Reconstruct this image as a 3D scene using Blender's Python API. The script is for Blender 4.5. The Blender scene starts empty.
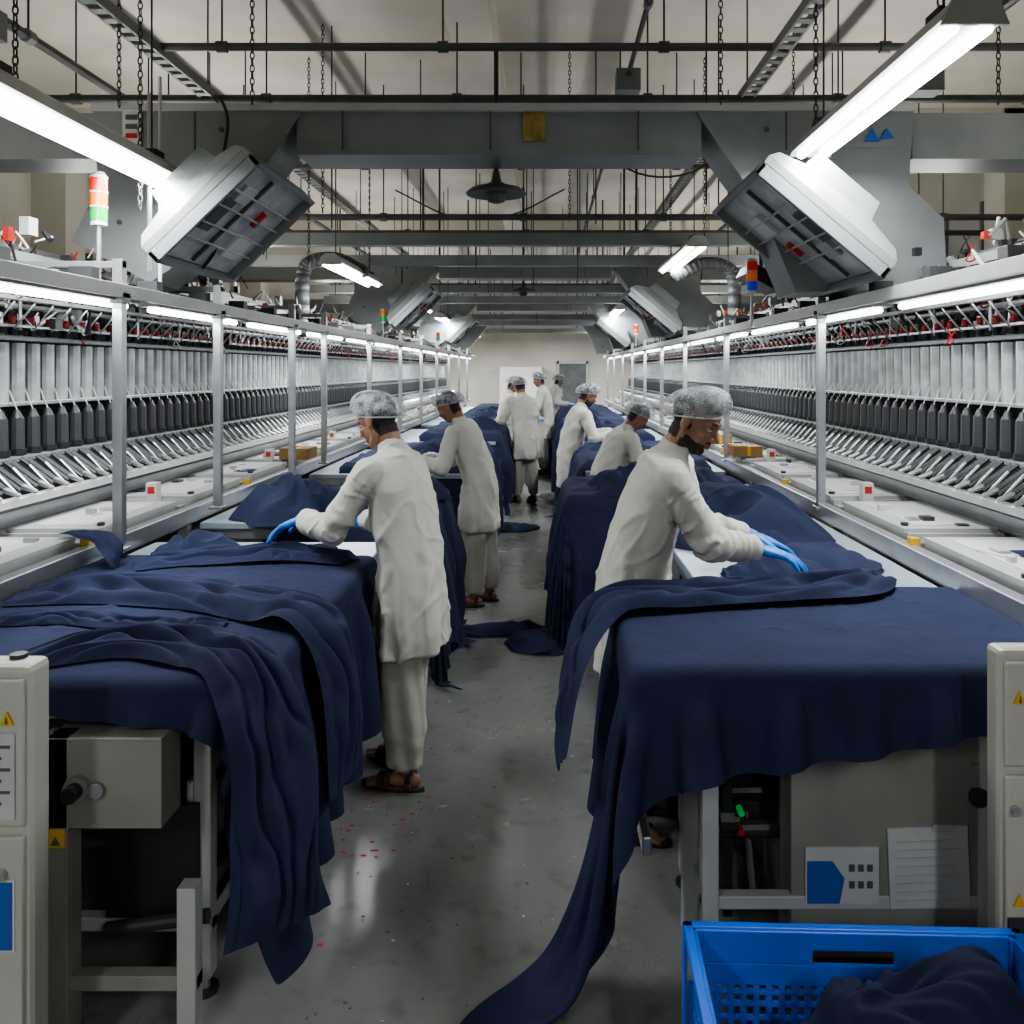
import bpy, math, random
import numpy as np
from mathutils import Vector, Matrix, noise
random.seed(3); np.random.seed(3)
V=Vector
try: bpy.context.scene.view_settings.look='AgX - Medium High Contrast'
except Exception as e: print('look',e)
# ---------------------------------------------------------------- materials
def mat(name,col,rough=.6,metal=0,emit=None,es=0,noise_amt=0,nscale=8,bump=0,bscale=60,trans=0,spec=.5,sheen=0):
    m=bpy.data.materials.new(name); m.use_nodes=True
    nt=m.node_tree; b=nt.nodes['Principled BSDF']
    b.inputs['Base Color'].default_value=(*col,1); b.inputs['Roughness'].default_value=rough
    b.inputs['Metallic'].default_value=metal
    b.inputs['Specular IOR Level'].default_value=spec
    if sheen: b.inputs['Sheen Weight'].default_value=sheen
    if trans: b.inputs['Alpha'].default_value=1-trans
    if emit:
        b.inputs['Emission Color'].default_value=(*emit,1); b.inputs['Emission Strength'].default_value=es
    tc=nt.nodes.new('ShaderNodeTexCoord')
    if noise_amt:
        n=nt.nodes.new('ShaderNodeTexNoise'); n.inputs['Scale'].default_value=nscale; n.inputs['Detail'].default_value=3
        nt.links.new(tc.outputs['Object'],n.inputs['Vector'])
        r=nt.nodes.new('ShaderNodeValToRGB')
        r.color_ramp.elements[0].position=.3; r.color_ramp.elements[1].position=.7
        r.color_ramp.elements[0].color=(*[c*(1-noise_amt) for c in col],1)
        r.color_ramp.elements[1].color=(*[min(1,c*(1+noise_amt)) for c in col],1)
        nt.links.new(n.outputs['Fac'],r.inputs['Fac']); nt.links.new(r.outputs['Color'],b.inputs['Base Color'])
    if bump:
        n2=nt.nodes.new('ShaderNodeTexNoise'); n2.inputs['Scale'].default_value=bscale; n2.inputs['Detail'].default_value=3
        nt.links.new(tc.outputs['Object'],n2.inputs['Vector'])
        bp=nt.nodes.new('ShaderNodeBump'); bp.inputs['Strength'].default_value=bump; bp.inputs['Distance'].default_value=.01
        nt.links.new(n2.outputs['Fac'],bp.inputs['Height']); nt.links.new(bp.outputs['Normal'],b.inputs['Normal'])
    return m
M={}
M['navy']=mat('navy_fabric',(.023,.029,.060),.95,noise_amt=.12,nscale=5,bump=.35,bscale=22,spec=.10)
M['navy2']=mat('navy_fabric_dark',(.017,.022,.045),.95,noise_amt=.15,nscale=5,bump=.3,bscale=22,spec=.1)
M['tunic']=mat('tunic_cotton',(.47,.465,.43),.9,noise_amt=.04,nscale=6,bump=.3,bscale=30,spec=.12)
M['trouser']=mat('trouser_cotton',(.40,.39,.355),.9,noise_amt=.05,nscale=6,bump=.3,bscale=24,spec=.12)
M['skin']=mat('skin',(.235,.125,.075),.5,noise_amt=.1,nscale=20)
M['hair']=mat('hair_dark',(.014,.011,.010),.7,bump=.6,bscale=150)
M['beard']=mat('beard_dark',(.034,.023,.017),.8,bump=.8,bscale=200)
M['lips']=mat('lips',(.20,.075,.055),.5)
M['glove']=mat('glove_blue_nitrile',(.03,.19,.60),.4,noise_amt=.08,nscale=30,bump=.3,bscale=60)
M['sandal']=mat('sandal_leather',(.045,.03,.022),.5)
M['eyew']=mat('eye_white',(.5,.47,.42),.3)
M['gsteel']=mat('grey_painted_steel',(.19,.205,.205),.45,.2,noise_amt=.14,nscale=3)
M['gsteel_d']=mat('dark_grey_steel',(.08,.085,.085),.5,.3,noise_amt=.2,nscale=5)
M['lgrey']=mat('light_grey_enamel',(.36,.37,.36),.4,noise_amt=.1,nscale=4)
M['cab']=mat('cabinet_enamel',(.38,.38,.33),.42,noise_amt=.06,nscale=5)
M['panelg']=mat('panel_grey',(.20,.205,.18),.5,noise_amt=.14,nscale=4)
M['alu']=mat('aluminium',(.44,.45,.46),.34,.8,noise_amt=.08,nscale=10)
M['black']=mat('black_plastic',(.012,.012,.014),.45)
M['dgrey']=mat('charcoal',(.030,.031,.033),.5)
M['white']=mat('white_plastic',(.50,.50,.49),.4)
M['tabletop']=mat('table_laminate',(.24,.29,.34),.35,noise_amt=.05)
M['red']=mat('red_plastic',(.42,.025,.02),.4)
M['yellow']=mat('yellow_label',(.55,.33,.02),.5)
M['blue']=mat('blue_print',(.02,.09,.33),.5)
M['crate']=mat('crate_blue_plastic',(.008,.11,.55),.38,noise_amt=.1,nscale=6)
M['paper']=mat('paper',(.40,.41,.41),.8,noise_amt=.06)
M['ink']=mat('ink',(.08,.08,.1),.8)
M['card']=mat('cardboard',(.25,.15,.06),.8,noise_amt=.1)
M['tube']=mat('lamp_tube',(1,1,1),.5,emit=(.93,.97,1),es=18)
M['tube2']=mat('machine_lamp_tube',(1,1,1),.5,emit=(.93,.97,1),es=9)
M['lampr']=mat('lamp_red',(.45,.015,.005),.3,emit=(1,.03,.01),es=.10)
M['lampo']=mat('lamp_orange',(.55,.12,.0),.3,emit=(1,.22,.0),es=.15)
M['lampg']=mat('lamp_green',(.0,.28,.05),.3,emit=(.0,1,.15),es=.15)
M['lampb']=mat('lamp_blue',(.01,.03,.4),.3,emit=(.01,.05,1),es=.15)
M['ceil']=mat('ceiling_plaster',(.62,.59,.51),.9,noise_amt=.18,nscale=.8,bump=.2,bscale=8)
M['wall']=mat('wall_plaster',(.52,.50,.44),.9,noise_amt=.12,nscale=1,bump=.2,bscale=8)
M['refl']=mat('reflector_metal',(.5,.51,.51),.35,.3,noise_amt=.2,nscale=12)
M['glass']=mat('drafting_tube_grey',(.34,.36,.36),.25,.1,noise_amt=.25,nscale=9)
M['pink']=mat('pink_scraps',(.4,.04,.1),.8)
def netmat():
    m=bpy.data.materials.new('hair_net_gauze'); m.use_nodes=True; nt=m.node_tree; b=nt.nodes['Principled BSDF']
    b.inputs['Base Color'].default_value=(.45,.48,.50,1); b.inputs['Roughness'].default_value=.6
    tc=nt.nodes.new('ShaderNodeTexCoord'); v=nt.nodes.new('ShaderNodeTexVoronoi'); v.feature='DISTANCE_TO_EDGE'; v.inputs['Scale'].default_value=130
    nt.links.new(tc.outputs['Object'],v.inputs['Vector'])
    n=nt.nodes.new('ShaderNodeTexNoise'); n.inputs['Scale'].default_value=26; n.inputs['Detail'].default_value=4; nt.links.new(tc.outputs['Object'],n.inputs['Vector'])
    r=nt.nodes.new('ShaderNodeValToRGB'); r.color_ramp.elements[0].position=.02; r.color_ramp.elements[0].color=(.45,.45,.45,1)
    r.color_ramp.elements[1].position=.2; r.color_ramp.elements[1].color=(.08,.08,.08,1)
    nt.links.new(v.outputs['Distance'],r.inputs['Fac'])
    a=nt.nodes.new('ShaderNodeMath'); a.operation='MULTIPLY_ADD'; a.inputs[1].default_value=1.6
    nt.links.new(n.outputs['Fac'],a.inputs[0]); nt.links.new(r.outputs['Color'],a.inputs[2])
    s=nt.nodes.new('ShaderNodeMath'); s.operation='SUBTRACT'; s.inputs[1].default_value=.62; s.use_clamp=True
    nt.links.new(a.outputs[0],s.inputs[0]); nt.links.new(s.outputs[0],b.inputs['Alpha'])
    return m
M['net']=netmat()
def floormat():
    m=bpy.data.materials.new('polished_concrete'); m.use_nodes=True; nt=m.node_tree; b=nt.nodes['Principled BSDF']
    tc=nt.nodes.new('ShaderNodeTexCoord')
    n=nt.nodes.new('ShaderNodeTexNoise'); n.inputs['Scale'].default_value=1.1; n.inputs['Detail'].default_value=9; n.inputs['Roughness'].default_value=.65
    nt.links.new(tc.outputs['Object'],n.inputs['Vector'])
    r=nt.nodes.new('ShaderNodeValToRGB'); r.color_ramp.elements[0].position=.3; r.color_ramp.elements[1].position=.72
    r.color_ramp.elements[0].color=(.14,.145,.14,1); r.color_ramp.elements[1].color=(.22,.225,.215,1)
    nt.links.new(n.outputs['Fac'],r.inputs['Fac'])
    n2=nt.nodes.new('ShaderNodeTexNoise'); n2.inputs['Scale'].default_value=9; n2.inputs['Detail'].default_value=7
    nt.links.new(tc.outputs['Object'],n2.inputs['Vector'])
    r2=nt.nodes.new('ShaderNodeValToRGB'); r2.color_ramp.elements[0].position=.25; r2.color_ramp.elements[1].position=.45
    r2.color_ramp.elements[0].color=(.5,.5,.5,1); r2.color_ramp.elements[1].color=(1,1,1,1)
    nt.links.new(n2.outputs['Fac'],r2.inputs['Fac'])
    mx=nt.nodes.new('ShaderNodeMix'); mx.data_type='RGBA'; mx.blend_type='MULTIPLY'; mx.inputs[0].default_value=.7
    nt.links.new(r.outputs['Color'],mx.inputs[6]); nt.links.new(r2.outputs['Color'],mx.inputs[7])
    nt.links.new(mx.outputs[2],b.inputs['Base Color'])
    r3=nt.nodes.new('ShaderNodeMapRange'); r3.inputs[3].default_value=.12; r3.inputs[4].default_value=.38
    nt.links.new(n.outputs['Fac'],r3.inputs[0]); nt.links.new(r3.outputs[0],b.inputs['Roughness'])
    b.inputs['Specular IOR Level'].default_value=.85
    bp=nt.nodes.new('ShaderNodeBump'); bp.inputs['Strength'].default_value=.04; bp.inputs['Distance'].default_value=.01
    nt.links.new(n2.outputs['Fac'],bp.inputs['Height']); nt.links.new(bp.outputs['Normal'],b.inputs['Normal'])
    return m
M['floor']=floormat()
# ---------------------------------------------------------------- mesh builder
class MB:
    def __init__(s): s.v=[];s.f=[];s.m=[];s.mats=[]
    def mi(s,k):
        if k not in s.mats: s.mats.append(k)
        return s.mats.index(k)
    def add(s,vs,fs,k):
        o=len(s.v); s.v+= [tuple(p) for p in vs]; i=s.mi(k)
        for f in fs: s.f.append([a+o for a in f]); s.m.append(i)
    def box(s,a,b,k,R=None,c=None):
        x0,y0,z0=[min(a[i],b[i]) for i in range(3)]; x1,y1,z1=[max(a[i],b[i]) for i in range(3)]
        vs=[V(p) for p in((x0,y0,z0),(x1,y0,z0),(x1,y1,z0),(x0,y1,z0),(x0,y0,z1),(x1,y0,z1),(x1,y1,z1),(x0,y1,z1))]
        if R is not None:
            c=V(c) if c is not None else V(((x0+x1)/2,(y0+y1)/2,(z0+z1)/2)); vs=[c+R@(p-c) for p in vs]
        s.add(vs,[(0,3,2,1),(4,5,6,7),(0,1,5,4),(1,2,6,5),(2,3,7,6),(3,0,4,7)],k)
    def cyl(s,p0,p1,r0,k,r1=None,n=12):
        p0=V(p0);p1=V(p1); r1=r0 if r1 is None else r1
        d=(p1-p0).normalized(); a=d.orthogonal().normalized(); b=d.cross(a)
        vs=[];
        for p,r in((p0,r0),(p1,r1)):
            for i in range(n):
                t=2*math.pi*i/n; vs.append(p+a*math.cos(t)*r+b*math.sin(t)*r)
        fs=[(i,(i+1)%n,n+(i+1)%n,n+i) for i in range(n)]+[tuple(range(n-1,-1,-1)),tuple(range(n,2*n))]
        s.add(vs,fs,k)
    def tube(s,pts,r,k,n=8):
        for a,b in zip(pts[:-1],pts[1:]): s.cyl(a,b,r,k,n=n)
    def ell(s,c,rad,k,ax=None,n=16,mr=10):
        c=V(c); ax=ax or (V((1,0,0)),V((0,1,0)),V((0,0,1)))
        vs=[c-ax[2]*rad[2]];
        for j in range(1,mr):
            ph=-math.pi/2+math.pi*j/mr
            for i in range(n):
                t=2*math.pi*i/n
                vs.append(c+ax[0]*rad[0]*math.cos(ph)*math.cos(t)+ax[1]*rad[1]*math.cos(ph)*math.sin(t)+ax[2]*rad[2]*math.sin(ph))
        vs.append(c+ax[2]*rad[2]); L=len(vs)-1; fs=[]
        for i in range(n): fs.append((0,1+(i+1)%n,1+i)); fs.append((L,L-n+i,L-n+(i+1)%n))
        for j in range(mr-2):
            for i in range(n):
                a=1+j*n+i;b=1+j*n+(i+1)%n; fs.append((a,b,b+n,a+n))
        s.add(vs,fs,k)
    def chain(s,pts,rs,k,n=14):
        for i,(p,r) in enumerate(zip(pts,rs)): s.ell(p,(r,r,r),k,n=n,mr=8)
        for i in range(len(pts)-1):
            if (V(pts[i])-V(pts[i+1])).length>1e-4: s.cyl(pts[i],pts[i+1],rs[i],k,rs[i+1],n=n)
    def loft(s,rings,k):
        n=len(rings[0]); vs=[p for r in rings for p in r]; fs=[]
        for j in range(len(rings)-1):
            for i in range(n): fs.append((j*n+i,j*n+(i+1)%n,(j+1)*n+(i+1)%n,(j+1)*n+i))
        fs.append(tuple(range(n-1,-1,-1))); fs.append(tuple(range((len(rings)-1)*n,len(rings)*n)))
        s.add(vs,fs,k)
    def prism(s,poly,y0,y1,k):
        n=len(poly); vs=[(x,y0,z) for x,z in poly]+[(x,y1,z) for x,z in poly]
        fs=[tuple(range(n)),tuple(range(2*n-1,n-1,-1))]+[(i,n+i,n+(i+1)%n,(i+1)%n) for i in range(n)]
        s.add(vs,fs,k)
    def obj(s,name,parent=None,smooth=False,bevel=0,auto=False):
        me=bpy.data.meshes.new(name); me.from_pydata([tuple(p) for p in s.v],[],s.f)
        for k in s.mats: me.materials.append(M[k])
        me.polygons.foreach_set('material_index',s.m)
        if smooth: me.polygons.foreach_set('use_smooth',[True]*len(s.f))
        me.update(); o=bpy.data.objects.new(name,me); bpy.context.scene.collection.objects.link(o)
        if parent: o.parent=parent
        if auto:
            import bmesh
            bm=bmesh.new(); bm.from_mesh(me); bmesh.ops.recalc_face_normals(bm,faces=bm.faces); 
            for f in bm.faces: f.smooth=len(f.verts)==4
            for e in bm.edges:
                if len(e.link_faces)==2 and e.calc_face_angle(0)>.6: e.smooth=False
            bm.to_mesh(me); bm.free()
        if bevel:
            b=o.modifiers.new('bevel','BEVEL'); b.width=bevel; b.segments=2; b.limit_method='ANGLE'; b.angle_limit=.7
        return o
def empty(name,loc=(0,0,0)):
    o=bpy.data.objects.new(name,None); o.empty_display_size=.1; bpy.context.scene.collection.objects.link(o); return o
def remeshed(mb,name,vox,sm,parent,displace=None):
    o=mb.obj(name+'_tmp'); o.modifiers.new('r','REMESH').mode='VOXEL'; o.modifiers['r'].voxel_size=vox
    if sm:
        q=o.modifiers.new('s','SMOOTH'); q.iterations=sm; q.factor=.5
    dg=bpy.context.evaluated_depsgraph_get(); me=bpy.data.meshes.new_from_object(o.evaluated_get(dg)); me.name=name
    bpy.data.objects.remove(o)
    if displace:
        nv=[v.normal.copy() for v in me.vertices]
        for v,n in zip(me.vertices,nv): v.co=v.co+n*displace(v.co)
        me.update()
    me.polygons.foreach_set('use_smooth',[True]*len(me.polygons))
    me.materials.clear()
    for k in mb.mats: me.materials.append(M[k])
    me.polygons.foreach_set('material_index',[0]*len(me.polygons))
    r=bpy.data.objects.new(name,me); bpy.context.scene.collection.objects.link(r); r.parent=parent
    return r
# ---------------------------------------------------------------- people
def hand(mb,W,d,n,side,k,s=1.0,curl=.35,spread=1.0):
    d=d.normalized(); sd=(side-d*side.dot(d)).normalized(); n=d.cross(sd); 
    if n.dot(V((0,0,1)))<0: n=-n
    L=[.040,.046,.043,.033]; kn=[.088,.092,.088,.080]; off=[.030,.010,-.010,-.029]
    for i in range(4):
        K=W+(d*kn[i]+sd*off[i])*s
        mb.chain([W+sd*off[i]*.5*s,W+(d*.045+sd*off[i]*.85)*s,K],[.017*s,.0155*s,.0115*s],k,n=10)
        p=K; a=curl*.5; pts=[K]; r=[.0105*s]
        dd=(d+sd*off[i]*3.0*spread).normalized()
        for j,f in enumerate((1,.62,.5)):
            a2=a+curl*j*.9+(.07*i)
            q=p+(dd*math.cos(a2)-n*math.sin(a2))*L[i]*f*s; pts.append(q); r.append((.0098-.0009*j)*s); p=q
        mb.chain(pts,r,k,n=10)
    T=W+(d*.022+sd*.024)*s
    t1=T+(d*.030+sd*.026-n*.008)*s; t2=t1+(d*.030+sd*.010-n*.008)*s; t3=t2+(d*.022+sd*.002-n*.008)*s
    mb.chain([T,t1,t2,t3],[.016*s,.0125*s,.0108*s,.009*s],k,n=10)
def worker(base,heading,lean,lw,rw,feet=((.05,.1),(-.05,-.1)),s=1.0,hp=.5,hy=0.0,detail=1,beard=False,seed=0,lh=None,rh=None,tun='tunic'):
    rnd=random.Random(seed); E=empty('worker')
    f=V((math.cos(heading),math.sin(heading),0)); l=V((-f.y,f.x,0)); u=V((0,0,1)); B=V((base[0],base[1],0))
    def W(x,y,z): return B+f*x*s+l*y*s+u*z*s
    def spine(t):
        if t<=0: return V((0,0,.95+t)),0.0
        n=8; x=0;z=.95
        for i in range(n):
            a=lean*(.55+.65*(i+.5)/n*t/.5); x+=math.sin(a)*t/n; z+=math.cos(a)*t/n
        return V((x,0,z)),lean*(.55+.65*t/.5)
    NB,na=spine(.5); neck=W(NB.x,0,NB.z)
    sp,sa=spine(.445)
    sh={1:W(sp.x+.03,.165,sp.z-.02),-1:W(sp.x+.03,-.165,sp.z-.02)}
    ha=na*.8+.14
    hc=neck+(f*math.sin(ha)+u*math.cos(ha))*.148*s+f*.024*s
    pf=(f*math.cos(hy)+l*math.sin(hy)); hf=(pf*math.cos(hp)-u*math.sin(hp)); hu=(pf*math.sin(hp)+u*math.cos(hp)); hl=hu.cross(hf)
    ax=(hf,hl,hu)
    def H(x,y,z): return hc+(hf*x+hl*y+hu*z)*s
    S=lambda *r: tuple(a*s for a in r)
    mb=MB(); k='skin'; N=24 if detail else 12
    mb.ell(H(-.012,0,.03),S(.096,.077,.088),k,ax,N,14)
    mb.ell(H(.024,0,-.032),S(.066,.058,.080),k,ax,N,14)
    mb.ell(H(.052,0,-.098),S(.030,.028,.021),k,ax)
    mb.chain([H(.082,0,.012),H(.094,0,-.008),H(.107,0,-.030)],[.007*s,.0075*s,.0105*s],k,n=12); mb.chain([H(.094,-.013,-.036),H(.094,.013,-.036)],[.0075*s]*2,k,n=12)
    mb.chain([H(.066,-.045,.020),H(.082,-.022,.024),H(.084,0,.020),H(.082,.022,.024),H(.066,.045,.020)],[.009*s]*5,k)
    mb.chain([H(.078,-.020,-.062),H(.089,0,-.059),H(.078,.020,-.062)],[.005*s,.0065*s,.005*s],k,n=12)
    mb.chain([H(.077,-.017,-.072),H(.087,0,-.073),H(.077,.017,-.072)],[.005*s,.007*s,.005*s],k,n=12)
    for q in(-1,1):
        mb.ell(H(.056,.038*q,-.026),S(.024,.020,.018),k,ax)
        mb.ell(H(-.010,.077*q,-.008),S(.020,.008,.032),k,ax); mb.ell(H(-.004,.079*q,-.03),S(.009,.006,.012),k,ax)
        mb.chain([H(-.005,.056*q,-.045),H(.0,.052*q,-.075),H(.05,.022*q,-.100)],[.020*s,.018*s,.019*s],k)
    mb.chain([H(-.03,0,-.05),neck,neck-u*.06*s],[.052*s,.055*s,.07*s],k)
    ts=[.42,.3,.15,0]; pts=[W(spine(t)[0].x,0,spine(t)[0].z) for t in ts]
    mb.chain(pts,[.1*s,.11*s,.1*s,.11*s],k)
    elb={}; wr={}
    for q,t,hh in((1,lw,lh),(-1,rw,rh)):
        t=V(t); a=sh[q]; d=t-a; L1,L2=.29*s,.265*s
        if d.length>L1+L2-.012: d=d.normalized()*(L1+L2-.012); t=a+d
        D=d.length; x=(L1*L1-L2*L2+D*D)/(2*D); h=math.sqrt(max(L1*L1-x*x,0)); dn=d.normalized()
        pole=(-u*.9+l*q*.5-f*.3); pole=(pole-dn*pole.dot(dn)).normalized()
        e=a+dn*x+pole*h; elb[q]=e; wr[q]=t
        mb.chain([pts[0],a,e,t],[.07*s,.05*s,.038*s,.025*s],k)
    ank={}
    for q,(fx,fy) in((1,feet[0]),(-1,feet[1])):
        hip=W(0,.080*q,.88); an=W(fx,fy,.085); kn=(hip+an)/2+f*.03*s; ank[q]=(hip,kn,an)
        mb.chain([hip,kn,an],[.08*s,.055*s,.036*s],k)
        fd=(f*1+l*q*.15).normalized(); fo=an-u*.045*s
        mb.chain([an-fd*.035*s-u*.045*s,fo+fd*.06*s+u*.0*s,fo+fd*.15*s-u*.012*s],[.03*s,.03*s,.018*s],k)
        fl=V((-fd.y,fd.x,0))
        for ti in range(5):
            o=(ti-2)*.016*s*q; mb.chain([fo+fd*.12*s+fl*o-u*.01*s,fo+fd*(.185-abs(ti-1)*.006)*s+fl*o-u*.022*s],[.013*s,.009*s],k,n=8)
    vx=.0042 if detail else .012
    body=remeshed(mb,'body',vx,2 if detail else 1,E)
    me=body.data; me.materials.append(M['hair']); me.materials.append(M['beard']); me.materials.append(M['lips'])
    inv=Matrix((hf,hl,hu)); mi=[]
    for p in me.polygons:
        c=inv@(p.center-hc)/s; h=0; ay=abs(c.y)
        if abs(c.x)<.14 and ay<.1 and -.13<c.z<.14:
            ear=ay>.0705 and c.z<.026 and c.x>-.032
            if (c.z>.05+.3*max(0,c.x-.04) and c.x<.084) or (c.x<-.012-.12*max(0,-c.z) and c.z>-.085 and not ear) or (-.015<c.x<.012 and ay>.05 and not ear and c.z>-.03): h=1
            if beard and not ear:
                jaw=-.048+ .55*max(0,.05-c.x)*.6
                if c.x>-.008 and c.z<jaw-.016 and c.z>-.13: h=2
                if c.x>.074 and -.056<c.z<-.047 and ay<.026: h=2
            if c.x>.076 and -.0775<c.z<-.0555 and ay<.021: h=3
            if .012<ay<.046 and .020+.1*(.03-abs(ay-.03))<c.z<.0285+.1*(.03-abs(ay-.03)) and c.x>.055: h=1
        mi.append(h)
    me.polygons.foreach_set('material_index',mi)
    eb=MB()
    for q in(-1,1):
        eb.ell(H(.0715,.031*q,-.001),S(.0115,.0135,.0060),'eyew',ax,14,8); eb.ell(H(.080,.031*q,-.003),S(.0042,.0055,.0045),'black',ax,10,6)
        eb.chain([H(.0745,.019*q,.002),H(.082,.031*q,.0062),H(.074,.044*q,.001)],[.0022*s]*3,'hair',n=6)
    eb.obj('eyes',E,smooth=True)
    nb=MB(); rings=[]; n=56; m=16
    for j in range(m+1):
        ph=-.42+ (math.pi/2-.02+.42)*j/m; r=[]
        for i in range(n):
            t=2*math.pi*i/n; puf=1.0+(.085 if j>0 else 0.02)*math.cos(ph*.9)+.016*math.sin(t*15+seed)*math.cos(ph)+.05*noise.noise(V((math.cos(t)*3,math.sin(t)*3,ph*3+seed)))
            back=.022*(1-math.cos(t))/2*math.cos(ph)
            r.append(H((.104*math.cos(ph)*math.cos(t))*puf-.014-back,.085*math.cos(ph)*math.sin(t)*puf,.044+.090*math.sin(ph)*(1+.05*puf)+.050*math.cos(t)*math.cos(ph)))
        rings.append(r)
    nb.loft(rings,'net'); nb.f=nb.f[:-2]+[nb.f[-1]]; nb.m=nb.m[:-1]
    nb.obj('hair_net',E,smooth=True)
    bb=MB(); bp=[rings[0][i]+ (rings[0][i]-hc).normalized()*.002 for i in range(n)]; bb.tube(bp+[bp[0]],.0035*s,'lgrey',6); bb.obj('hair_net_band',E,smooth=True)
    tb=MB(); rings=[]; n=48 if detail else 28
    spec=[(.548,.060,.056),(.518,.064,.062),(.498,.085,.072),(.478,.130,.088),(.455,.165,.098),(.42,.184,.108),(.36,.190,.118),(.25,.184,.120),(.12,.178,.122),(0,.180,.127),(-.1,.187,.133),(-.2,.193,.138),(-.3,.198,.141),(-.36,.200,.142)]
    ph0=rnd.random()*6
    for t,ry,rx in spec:
        P,a=spine(t); cx=V((P.x,0,P.z)); r=[]
        w=max(0,(.35-t)/.7)
        for i in range(n):
            th=2*math.pi*i/n
            fo=1+w*(.07*math.sin(5*th+ph0+t*2)+.05*math.sin(9*th+ph0*2+t*3)+.02*math.sin(14*th+t*5))
            X=rx*math.cos(th)*fo; Y=ry*math.sin(th)*fo
            if lean>.15 and t<.1: X+=.02*max(0,math.cos(th))*(.1-t)*4*lean
            r.append(W(cx.x+X*math.cos(a),Y,cx.z-X*math.sin(a)))
        rings.append(r)
    tb.loft(rings,tun)
    for q in(-1,1):
        a,e,t=sh[q],elb[q],wr[q]; inn=W(sp.x,.08*q,sp.z-.03)
        pp=[inn];rr=[.078*s]; K=9
        for i in range(K): pp.append(a.lerp(e,i/K)); rr.append((.066-.007*i/K)*s)
        for i in range(K+1): pp.append(e.lerp(t,i/K*.78)); rr.append((.059-.010*i/K)*s)
        tb.chain(pp,rr,tun,n=16)
    def ridge(x,p,k=2.4): return max(0,1-abs(x)*k)**p
    arms=[(sh[1],elb[1],wr[1]),(sh[-1],elb[-1],wr[-1])]
    def dsp(co):
        c=co-B; low=min(1,max(0,(1.30*s-c.z)/.5)); cr_=0; on=False
        for a,e,t in arms:
            ab=e-a; k1=(co-a).dot(ab)/ab.dot(ab); d1=(co-(a+ab*min(1,max(0,k1)))).length
            bc=t-e; k2=(co-e).dot(bc)/bc.dot(bc); d2=(co-(e+bc*min(1,max(0,k2)))).length
            if min(d1,d2)<.095*s and (k1>.15 or d2<d1):
                kk=(k1*.29 if d1<d2 else .29+k2*.265); near=math.exp(-((kk-.29)/.10)**2)+.6*math.exp(-((kk-.48)/.06)**2)+.35
                nz=noise.noise(V((kk*19+noise.noise(co*8)*1.8,c.x*4+c.y*4,c.z*3+seed))); on=True
                cr_=max(cr_,ridge(nz,1.2,3)*min(1.2,near))
        n1=noise.noise(V((c.x*6+noise.noise(co*2.5)*.9,c.y*6,c.z*.9+seed)))
        n2=noise.noise(V(((c.x+c.z*.9)*4+seed,(c.y-c.z*.7)*4,c.z*1.6)))
        n3=noise.noise(V(((c.x-c.z*.8)*7+seed,(c.y+c.z*.6)*7,c.z*2.5)))
        v=ridge(n1,1.1,4)*(.004+.014*low)+ridge(n2,1.2,5)*.011*(1-low*.3)+ridge(n3,1.2,5)*.007
        if on: v=v*.3+cr_*.012
        return (v-.003)*s
    remeshed(tb,'tunic',.0070 if detail else .015,2 if detail else 1,E,dsp)
    pb=MB()
    for q in(-1,1):
        hip,kn,an=ank[q]; rings=[]; K=16; n=28
        for i in range(K+1):
            t=i/K; c=hip.lerp(kn,t*2) if t<.5 else kn.lerp(an+u*.02*s,(t-.5)*2)
            R=(.085+.1*t if t<.2 else (.107-.010*t if t<.8 else .099-(t-.8)*.13))*s
            rings.append([c+(f*math.cos(2*math.pi*j/n)*R*1.02+l*math.sin(2*math.pi*j/n)*R*.84)*(1+.07*math.sin(4*2*math.pi*j/n+t*3+q)+.04*math.sin(7*2*math.pi*j/n-t*4)+(.05*math.sin(t*45+j*.5) if t>.75 else 0)) for j in range(n)])
        pb.loft(rings,'trouser')
    remeshed(pb,'trousers',.0085 if detail else .016,2,E,lambda co:(ridge(noise.noise(V(((co.x-B.x)*8,(co.y-B.y)*8,co.z*1.2+seed+3))),1.2,3.5)*.016-.004)*s)
    sb=MB()
    for q in(-1,1):
        hip,kn,an=ank[q]; fd=(f*1+l*q*.15).normalized(); fl=V((-fd.y,fd.x,0)); c=V((an.x,an.y,0)); out=[]
        for i in range(24):
            t=2*math.pi*i/24; X=.065+.145*math.cos(t); Y=(.041+.008*math.cos(t))*math.sin(t); out.append((X,Y))
        sb.loft([[c+fd*x*s+fl*y*s+u*z for x,y in out] for z in(.0,.012,.022)],'sandal')
        for X,hh in((.115,.062),(.08,.078),(-.02,.095)):
            arc=[c+fd*X*s+fl*math.cos(t)*.044*s+u*(.012+math.sin(t)*(hh-.012))*s for t in [math.pi*i/8 for i in range(9)]]
            for o in(-.008,0,.008): sb.tube([p+fd*o*s for p in arc],.006*s,'sandal',6)
    sb.obj('sandals',E,smooth=True)
    for q,hh in((1,lh),(-1,rh)):
        hb=MB(); fd=(wr[q]-elb[q]).normalized(); d=V(hh).normalized() if hh else (fd*.6+f*.6-u*.12)
        side=-l*q
        hb.chain([wr[q]-fd*.085*s,wr[q]-fd*.04*s,wr[q]],[.040*s,.034*s,.028*s],'glove',n=14)
        hand(hb,wr[q],d,u,side,'glove',s*1.1,curl=.26)
        remeshed(hb,'glove_left' if q==1 else 'glove_right',.0035 if detail else .007,1,E)
    return E
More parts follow.
